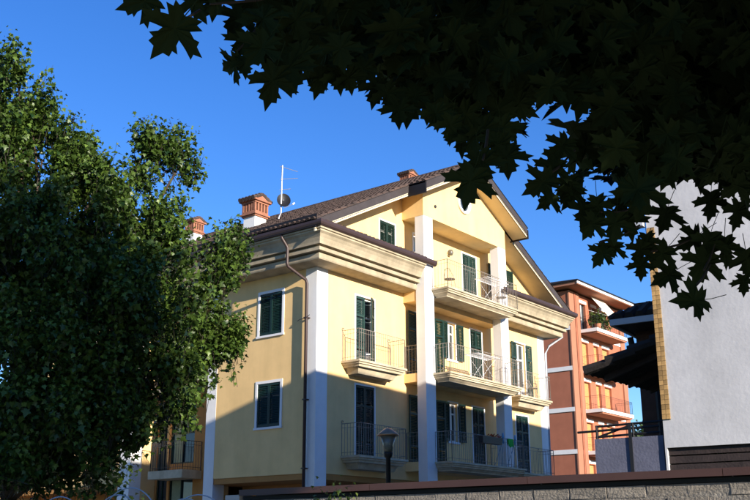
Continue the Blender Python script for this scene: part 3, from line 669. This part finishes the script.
# ------------------------------------------------------------------ overhanging maple by the viewer
TR = Vector((5.2, 2.2, 0))
om = thing('maple_tree', 'shaded maple with large dark leaves overhanging in front of the sky', 'tree', TR)
P2, T2_ = leaf_proto(2); protos = []
for k in range(8):
    Pk, Tk = leaf_proto(2, random.uniform(.05,.45), random.uniform(-.05,.35)); Pk = Pk*np.array([random.uniform(.8,1.08),1,1]); Pk[:,0] += .12*random.uniform(-1,1)*Pk[:,1]**2
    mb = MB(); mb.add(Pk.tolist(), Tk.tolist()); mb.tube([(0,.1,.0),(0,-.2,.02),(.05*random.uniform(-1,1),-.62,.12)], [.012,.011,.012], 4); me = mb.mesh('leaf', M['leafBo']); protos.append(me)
canopy = [(236,-30),(240,5),(262,20),(268,64),(300,66),(345,78),(372,82),(396,104),(432,108),(464,136),(500,148),(514,126),(524,92),(545,100),(558,128),(552,158),(570,180),(600,194),(640,198),(665,184),(690,178),(715,186),(745,200),(790,208),(790,-30)]
def inside(x, y, poly):
    c = False; j = len(poly)-1
    for i in range(len(poly)):
        if (poly[i][1] > y) != (poly[j][1] > y) and x < (poly[j][0]-poly[i][0])*(y-poly[i][1])/(poly[j][1]-poly[i][1]) + poly[i][0]: c = not c
        j = i
    return c
leaves = []   # (pos centre, size m, normal, tip)
def put(x, y, spx, tip_deg, depth, face=1.0, jit=.35):
    """leaf centred at a pixel direction; tip_deg 0 = hanging straight down, positive = towards the right"""
    size = spx*depth/FPX; c = at(x, y, depth); t = _RT*math.sin(R(tip_deg)) - _UP*math.cos(R(tip_deg)) + _F*random.uniform(-.4,.4)
    n = -_F*face + _RT*random.uniform(-jit,jit) + _UP*random.uniform(-jit,jit); t.normalize(); leaves.append((c - t*size*.42, size, n, t))
edge = [(140,2,46,-75,2.3),(171,33,58,-40,2.2),(196,6,36,20,2.4),(215,2,36,-10,2.4),(228,66,34,-62,2.5,.35),(246,66,26,5,2.5,.5),(243,44,30,-20,2.5),(236,20,36,-30,2.5),(272,84,48,-14,2.2),(262,52,44,-30,2.3),(290,72,44,10,2.3),(303,58,40,15,2.4),(320,80,40,-12,2.5),(338,78,34,5,2.5),(349,80,30,10,2.5),(340,50,44,0,2.4),
 (362,70,36,-20,2.6),(376,90,36,-10,2.6),(388,96,34,15,2.6),(399,112,34,-5,2.6),(414,98,34,-25,2.6),(428,108,34,0,2.6),(436,116,32,5,2.5),(450,128,34,-10,2.5),(461,140,34,-8,2.5),(473,142,32,-2,2.5),(469,184,44,-20,2.3,1.0,.08),(482,166,38,12,2.32,1.0,.1),(484,132,34,10,2.5),(497,148,38,-6,2.5),(507,160,38,6,2.5),(503,130,36,10,2.6),(520,106,34,18,2.7),
 (540,184,40,-58,2.7),(552,170,36,-30,2.8),(546,200,30,-50,2.8,.6),(560,148,34,-40,2.8),(566,186,34,-20,2.9),(580,214,34,-16,2.9,.5),(590,226,30,-30,2.9,.6),(598,208,32,10,2.9),(572,196,32,-35,2.9),(614,226,36,-12,2.9),(628,224,36,16,3.0),(622,206,34,-10,3.0),(600,254,28,-50,3.0,.4),(612,250,26,-24,3.0,.35),
 (638,252,30,-28,3.1),(648,244,28,10,3.1),(641,268,26,0,3.1,.5),(660,256,34,-40,3.1),(666,276,32,-60,3.2),(690,302,40,-80,3.0,.6),(690,240,34,-55,3.2),(704,244,38,-25,3.2),(700,266,40,-30,3.2),(726,250,36,0,3.2),(734,214,36,-20,3.3),(747,262,36,15,3.3),(664,218,34,-20,3.2),(744,284,24,0,3.3),(712,204,36,0,3.3)]
for e in edge: put(e[0], e[1], e[2]*(1 if e[0] < 300 or abs(e[0]-476) < 12 else .9), *e[3:])
tries = 0
while len(leaves) < 300 and tries < 20000:
    tries += 1; x = random.uniform(225,780); y = random.uniform(-25,250)
    if not inside(x, y, canopy) or (525 < x < 650 and y > 95 and random.random() < .55): continue
    k = (x-225)/555; put(x, y, random.uniform(36,54)*(1.1-.28*k), random.gauss(-8,40), random.uniform(2.25,2.7)+.6*k, random.uniform(.4,1), .55)
lv = TR
for i, (p, s, n, t) in enumerate(leaves):
    z = n.normalized(); y = (t - z*t.dot(z)).normalized(); x = y.cross(z); m = Matrix((x, y, z)).transposed().to_4x4()
    o = link('leaf', protos[i % 8], om); o.matrix_local = Matrix.Translation(p-lv) @ m @ Matrix.Scale(s, 4)
# the rest of the crown: behind, above and out to the trunk
Ps, Ns, Ts, Ss = [], [], [], []
def rest(p, s):
    Ps.append(tuple(p-lv)); Ns.append((random.gauss(0,.45), random.gauss(-.25,.45), 1.0 if random.random() < .5 else .35)); Ts.append((random.gauss(-.2,.5), random.gauss(0,.5), -1)); Ss.append(s)
cn = 0
while cn < 950:
    x = random.uniform(230,800); y = random.uniform(-60,245)
    if inside(x, y+16, canopy) and not (525 < x < 650 and y > 85 and random.random() < .7):
        k = (x-225)/555; rest(at(x, y, random.uniform(2.7,4.6)+.5*k), random.uniform(.11,.165)); cn += 1
cn = 0
while cn < 320:
    x = random.uniform(610,800); y = random.uniform(-40,178)
    if inside(x, y+16, canopy): rest(at(x, y, random.uniform(3.2,5.2)), random.uniform(.12,.18)); cn += 1
def in_frame(p, m=60):
    d = p-CAM; a = d.dot(_F)
    if a < .05: return False
    return -m < 375+FPX*d.dot(_RT)/a < 750+m and 250-FPX*d.dot(_UP)/a > -m
for k in range(22000):   # unseen big crown above and behind the viewer, shaped to shade the hanging leaves
    d = Vector(tuple(unit(1)[0])); rr = random.random()**.4; p = Vector((3.3,.2,6.2)) + Vector((d.x*4.2, d.y*4.6, d.z*4.2))*rr
    if p.z < 2.5 + .25*max(0,p.y) or in_frame(p): continue
    if (p-CAM).length < 1.3 or (p.z < 2.9 and p.x < 1.2): continue
    rest(p, random.uniform(.15,.24))
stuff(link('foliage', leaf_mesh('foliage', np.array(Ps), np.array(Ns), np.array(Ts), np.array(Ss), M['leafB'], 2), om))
print('foliage leaves', len(Ss))
mb = MB(); limb(mb, (0,0,0), (-.1,.05,3.2), .2, .16, 12, .02); top = Vector((-.1,.05,3.2))
for tgt in ((-1.2,2.6,3.75),(.3,3.6,4.4),(1.6,3.4,4.3),(2.8,3.4,4.4),(-.6,2.2,3.5),(3.4,5.2,6.2),(2.0,1.0,5.6),(5.4,4.2,6.0),(8,1,6),(6,-1.5,7),(5,2,9),(3.5,3.5,8)):
    limb(mb, top, Vector(tgt)-lv, .075, .02, 8, .06, 8)
mb.build('trunk', M['bark'], om, True)
mb = MB()
for (a, b, d0, d1) in (((488,130),(483,160),2.4,2.3),((600,212),(640,206),2.9,3.0),((650,252),(706,232),3.1,3.2),((704,270),(716,240),3.1,3.2),((200,10),(176,18),2.3,2.2),((236,52),(262,20),2.5,2.5),((600,242),(640,225),3.0,3.0),((690,292),(712,262),3.0,3.2),((300,-10),(210,4),2.4,2.3),((540,180),(575,150),2.7,2.9)):
    mb.tube([at(*a,d0)-lv, (at(*a,d0)+at(*b,d1))/2-lv+Vector((0,0,-.01)), at(*b,d1)-lv], [.004,.004,.003], 5)
stuff(mb.build('twigs', M['twig'], om))

# ------------------------------------------------------------------ concrete block wall with brown sheet coping
WA = Vector((-1.65,12.93,0)); WB = Vector((3.45,9.40,0)); wd = (WB-WA).normalized(); WR = math.atan2(wd.y, wd.x); WL = 10.2; WT = 2.3
bw = thing('block_wall', 'grey concrete block garden wall capped with brown sheet metal', 'wall', WA, WR)
MB().box(.0,WL,.006,.19,0,WT-.13).build('mortar_core', M['mortar'], bw)
BLK = []
for k in range(4):
    mb = MB(); L, Hh = .388, .186; nx = 4
    ch = .012; j = lambda: random.uniform(-.005,.005)
    ring = lambda y, i: [(i+j(),y+j(),i+j()),(L*.35,y+j(),i+j()),(L*.7,y+j(),i*.6+j()),(L-i+j(),y+j(),i+j()),(L-i+j(),y+j(),Hh*.5),(L-i+j(),y+j(),Hh-i+j()),(L*.66,y+j(),Hh-i+j()),(L*.3,y+j(),Hh-i*.6+j()),(i+j(),y+j(),Hh-i+j()),(i+j(),y+j(),Hh*.5)]
    mb.loft([ring(.2,0), ring(.005,0), ring(0,.005)]); BLK.append(mb.mesh('block', M['block']))
course = [(WT-.13-.112-.2*k) for k in range(11)]
nb = 0
for ci, z in enumerate(course):
    x = -.2*(ci % 2) ; first = True
    while x < WL-.2:
        if x >= -.01:
            o = link('block', BLK[(nb*7+ci) % 4], bw, (x, random.uniform(-.006,.006), max(0.005,z))); nb += 1
            if ci == 0: o.scale = (1,1,.6)
        x += .4
MB().box(-.005,WL,-.012,.2,WT-.125,WT-.083).build('shade_strip', M['shade_black'], bw)  # dark strip standing in for the shadow under the coping
x = -.03; k = 0
while x < WL:
    L = min(2.0, WL-x); mb = MB()
    mb.loft([[(xx,-.075,WT-.075),(xx,-.07,WT-.075),(xx,-.07,WT-.012),(xx,.25,WT+.006),(xx,.25,WT-.07),(xx,.255,WT-.07),(xx,.255,WT+.012),(xx,-.075,WT-.002)] for xx in (x, x+L-.006)]); mb.build('coping', M['coping'], bw); x += L; k += 1
MB().box(-.3,-.06,-.03,.22,0,WT-.06).build('gate_pillar', M['grey_render'], bw)
# plant climbing the wall
def shrub(name, label, cat, loc, lob, per, size, m, group=None, leaves_per=5):
    p, n_, t_, s_, to_, st_ = crown(lob, per, .22, leaves_per, size); t = thing(name, label, cat, loc, 0, group)
    stuff(link('leaves', leaf_mesh('leaves', p, n_, t_, s_, m, 1, to_), t)); mb = MB()
    for b_, d_, L_ in st_:
        for i in range(0, len(b_), 4): mb.tube([(0,0,0), tuple(b_[i]*.6), tuple(b_[i])], [.008,.006,.003], 3)
    mb.build('stem', M['twig'], t); return t
pw = at(342,497,11.95); shrub('climbing_plant', 'small leafy creeper growing on the face of the block wall', 'plant', (pw.x-.06, pw.y-.16, 1.55), [((0,0,.52),(.2,.06,.16)),((.1,0,.3),(.22,.06,.28))], 60, (.035,.065), M['leafD'])

# ornamental hooped gate left of the wall
gA = WA + wd*-.34; gt = thing('garden_gate', 'pale metal garden gate topped with overlapping hoops', 'gate', gA, WR + math.pi)
def hoops(c, r, ztop):
    return MB().tube([(c+r*math.cos(math.pi*k/24), 0, ztop-r+r*math.sin(math.pi*k/24)) for k in range(25)], .009, 6)
for (x, y, r) in ((198,495,.62),(130,488,.62),(118,495,.5),(185,499,.5),(60,497,.6)):
    d = ray(x, y); nrm = Vector((-wd.y, wd.x, 0)); tt = (gA-CAM).dot(nrm)/d.dot(nrm); p = CAM+d*tt; c = (p-gA).dot(-wd); hoops(c, r, p.z).build('hoop', M['steel'], gt)
mb = MB()
for k in range(34): mb.box(.05+k*.13,.066+k*.13,-.008,.008,.1,1.5)
mb.build('bar', M['steel'], gt); mb = MB()
for z in (.12,1.3,1.5): mb.box(.03,4.4,-.015,.015,z,z+.03)
mb.build('cross_rail', M['steel'], gt)
for x in (0.03, 2.2, 4.4): MB().box(x-.03,x+.03,-.03,.03,0,1.7).build('post', M['steel'], gt)

# ------------------------------------------------------------------ street lamp
lp = at(388,428,21.0); zt = lp.z
sl = thing('street_lamp', 'short dark post lamp with copper cap and tapered glass lantern', 'street lamp', (lp.x, lp.y, 0))
MB().lathe([(.14,0),(.14,.08),(.09,.14),(.075,.6),(.055,.66),(.05,zt-.62),(.075,zt-.6),(.095,zt-.53),(.095,zt-.5),(.0,zt-.5)], 14).build('post', M['black_metal'], sl, True)
MB().lathe([(0,zt-.5),(.085,zt-.498),(.1,zt-.38),(.165,zt-.17),(.16,zt-.17),(0,zt-.17)], 18).build('lantern', M['lamp_glass'], sl, True)
MB().lathe([(.0,zt-.165),(.225,zt-.165),(.235,zt-.15),(.19,zt-.11),(.12,zt-.05),(.07,zt-.015),(0,zt)], 20).build('cap', M['copper'], sl, True)

# ------------------------------------------------------------------ white house on the right
WHO = Vector((4.29,15.05,0)); WHR = R(-33.2)
wh = thing('white_house', 'grey white roughcast house with a strip of ochre tiles on its corner', 'house', WHO, WHR)
WHL = 10.0; eave = 10.85; pk = 12.1
ld = Matrix.Rotation(-WHR,4,'Z') @ (Matrix.Rotation(R(-7.5),4,'Z') @ DU); LD = 30.0     # direction of the long side, away from the viewer
def wp(x, q, z): return (x + ld.x*q, ld.y*q, z)
mb = MB(); mb.add([(0,0,3.0),(WHL,0,3.0),(WHL,0,eave),(WHL/2,0,pk),(0,0,eave)],[(0,1,2,3,4)]); mb.quad(wp(0,0,0),wp(0,LD,0),wp(0,LD,eave),wp(0,0,eave)); mb.quad(wp(WHL,0,0),wp(WHL,LD,0),wp(WHL,LD,eave),wp(WHL,0,eave)); mb.quad(wp(0,LD,0),wp(WHL,LD,0),wp(WHL,LD,eave),wp(0,LD,eave))
mb.hexa([wp(.01,.25,0),(WHL-.01,.25,0),wp(WHL-.01,.5,0),wp(.01,.5,0),wp(.01,.25,3),(WHL-.01,.25,3),wp(WHL-.01,.5,3),wp(.01,.5,3)])
mb.box(.0,.03,-.002,.26,0,3.0); mb.build('wall', M['roughcast'], wh)
for k in range(25): MB().box(.035,WHL,.06+.006*(k%2),.25,3.0-.12*(k+1)+.014,2.995-.12*k).build('plank', M['plank'], wh)
tl = MB().box(0,.058,-.02,.0,0,.068).mesh('tile', M['mosaic'])
for k in range(41):
    for j in range(2): link('tile', tl, wh, (0.003+j*.063,-.001-random.uniform(0,.003),3.42+k*.073))
mb = MB(); mb.box(.001,.126,-.012,-.0005,3.41,6.42); mb.build('tile_bed', M['mortar'], wh)
mb = MB()
for x0, x1, z0, z1 in ((-.3, WHL/2, eave-.02, pk+.08), (WHL+.3, WHL/2, eave-.02, pk+.08)):
    mb.hexa([wp(x0,-.25,z0),wp(x1,-.25,z1),wp(x1,LD+.3,z1),wp(x0,LD+.3,z0),wp(x0,-.25,z0+.2),wp(x1,-.25,z1+.2),wp(x1,LD+.3,z1+.2),wp(x0,LD+.3,z0+.2)])
mb.build('roof', M['dark_tile'], wh)
sw = MB(); sw.box(-.2,-.03,-.1,.05,6.45,6.8); sw.box(-.12,-.06,-.06,.0,6.8,7.2); sw.build('meter_box', M['pale_fascia'], wh)
# wing set back behind: brown brick wall with hip roof
wing = MB(); wn = at(641,400,18.6); wl = Matrix.Rotation(-WHR,4,'Z') @ (wn-WHO); wx, wy = wl.x, wl.y
wing.box(wx,-.01+WHL*.5,max(.3,wy),7.9,0,6.05); wing.build('wing_wall', M['dark_brick'], wh)
er = at(611,319,17.9); el = Matrix.Rotation(-WHR,4,'Z') @ (er-WHO); ex, ey, ez = el.x, el.y, er.z
def PH(a, s, h): return (ex + a + 0, ey + s*.86 - h*.5, ez + s*.5 + h*.86)
mb = MB(); mb.add([(ex,ey,ez),(ex+7,ey,ez),(ex+7,ey+3,ez+1.5),(ex+3,ey+3,ez+1.5),(ex,ey+6,ez),(ex+3,ey+4,ez+1.5)],[(0,1,2,3),(0,3,5,4)])
for k in range(24):
    c = ex + .15 + k*.2; L = min(1, (c-ex)/3)*3
    mb.tube([(c,ey-.04,ez+.0),(c,ey+L,ez+.5*L+.03)], [.09,.08], 6)
for k in range(24):
    c = ey + .1 + k*.2; L = min(1,(c-ey)/3)*3
    mb.tube([(ex-.04,c,ez),(ex+L,c,ez+.5*L+.03)], [.09,.08], 6)
stuff(mb.build('wing_roof', M['dark_tile'], wh))
mb = MB(); mb.box(ex-.02,ex+7,ey-.03,ey+.03,ez-.13,ez-.02); mb.box(ex-.03,ex+.03,ey+.031,ey+6,ez-.13,ez-.02); mb.build('wing_eaves', M['pale_fascia'], wh); MB().box(ex+.03,ex+6,ey+.03,ey+5.9,ez-.1,ez-.06).build('wing_soffit', M['plank'], wh)
mb = MB(); mb.tube([(wx-.1,max(.3,wy)-.05,ez-.2),(wx-.06,wy+.0,ez-.5),(wx+.35,wy-.06,ez-1.2),(wx+.4,wy-.06,0)], .06, 8); mb.build('wing_downpipe', M['black_metal'], wh)
# lean-to canopy on the left side
E1, E2 = at(588,375,16.0), at(653,392,17.8); E2.z = E1.z; inv = Matrix.Rotation(-WHR,4,'Z'); e1 = inv @ (E1-WHO); e2 = inv @ (E2-WHO)
ca = Vector((1.5,0,.5)); up3 = Vector((0,0,.06)); mb = MB(); dirE = (e2-e1)
mb.hexa([tuple(e1),tuple(e1+ca),tuple(e2+ca),tuple(e2),tuple(e1+up3),tuple(e1+ca+up3),tuple(e2+ca+up3),tuple(e2+up3)])
canp = mb.build('canopy', M['dark_tile'], wh); mb = MB()
for k in range(13):
    p = e1 + dirE*(k/12)
    for j in range(4): mb.tube([p+ca*(j/4)+Vector((-.05,0,.04+.035)), p+ca*((j+1.15)/4)+Vector((0,0,.04))], [.085,.072], 7)
stuff(mb.build('canopy_tiles', M['dark_tile'], canp))
mb = MB(); 
for q in (.15,.5,.85): p = e1 + dirE*q; mb.hexa([tuple(p+Vector((.1,0,-.08))),tuple(p+ca+Vector((0,0,-.1))),tuple(p+ca+Vector((0,.08,-.1))),tuple(p+Vector((.1,.08,-.08))),tuple(p+Vector((.1,0,.03))),tuple(p+ca+Vector((0,0,-.01))),tuple(p+ca+Vector((0,.08,-.01))),tuple(p+Vector((.1,.08,.03)))])
mb.build('canopy_rafter', M['plank'], canp)
# terrace parapet and dark rail, left of the white wall
pz = at(597,440,15.75).z
tp = thing('terrace_parapet', 'blue grey rendered terrace parapet with dark metal rail beside the white house', 'parapet', WHO, WHR)
pl = inv @ (at(597,450,15.75)-WHO)
MB().box(pl.x,-.03,pl.y-.08,pl.y+.08,0,pz).build('wall', M['parapet'], tp)
MB().box(pl.x+.55,pl.x+.6,pl.y-.1,pl.y-.081,0.9,pz+.2).build('post', M['black_metal'], tp)
mb = MB()
for dz, x0 in ((.04,0),(.13,-.3),(.2,.0)): mb.tube([(pl.x+x0,pl.y,pz+dz),(-.05,pl.y,pz+dz+.02)], .02, 6)
for x in (pl.x+.02, pl.x+.6, -.08): mb.tube([(x,pl.y,pz-.05),(x,pl.y,pz+.22)], .022, 6)
mb.tube([(pl.x,pl.y,pz+.03),(pl.x+.6,pl.y,pz+.2)], .018, 6); mb.build('rail', M['black_metal'], tp)

# ------------------------------------------------------------------ distant tree and balcony plants
def small_tree(x, y, d, rr, label):
    p = at(x, y, d); t = thing('tree', label, 'tree', (p.x, p.y, 0)); lob = [((random.uniform(-.6,.6)*rr, random.uniform(-.5,.5)*rr, p.z-rr*.9+random.uniform(-.5,.5)*rr), (rr*.8,rr*.8,rr*.7)) for k in range(6)]
    q = crown(lob, 4.5, .7, 5, (.28,.5)); stuff(link('crown', leaf_mesh('crown', q[0], q[1], q[2], q[3], M['leafC'], 1, q[4]), t)); mb = MB(); limb(mb, (0,0,0), (0,0,p.z-rr), .3, .15); 
    for c, r in lob: limb(mb, (0,0,p.z-2.2*rr), c, .12, .03)
    mb.build('trunk', M['bark'], t)
# unseen tree added behind the viewer, sized and placed to shade the left maple
tt = thing('unseen_shade_tree', 'tall broad leafy tree added unseen behind the viewer to shade the left maple', 'tree', (18.7,-17,0))
q = crown([((0,0,16.5),(5.2,5.2,5.0))], 26, .8, 6, (.26,.42)); stuff(link('crown', leaf_mesh('crown', q[0], q[1], q[2], q[3], M['leafC'], 1, q[4]), tt))
mb = MB(); limb(mb, (0,0,0), (0,0,12), .38, .25, 10, .02)
for k in range(12): limb(mb, (0,0,11.5), (3.3*math.cos(k*2.4), 3.3*math.sin(k*2.4), 13.5+.5*k), .13, .03)
mb.build('trunk', M['bark'], tt)
small_tree(655,424,120,4.2,'rounded dark green tree far behind, between terracotta block and white house')
for k, (u, z, s, lab) in enumerate(((2.3,0,.62,'bushy green plant drooping from the top terracotta balcony, beside the block corner'),(3.75,.05,.58,'round green plant in a clay pot on the top terracotta balcony'))):
    p = TMx @ Vector((u,-1.25,fl[4]+.08)); t = shrub('potted_plant', lab, 'plant', p, [((0,0,.95),(s,.35,s*.8)),((-.3+.3*k,-.1,.55),(s*.7,.4,s*.7))], 16, (.12,.2), M['leafD'])
    MB().lathe([(0,0),(.2,0),(.27,.4),(.29,.42),(.25,.42),(0,.36)],12).build('pot', M['clay'], t)
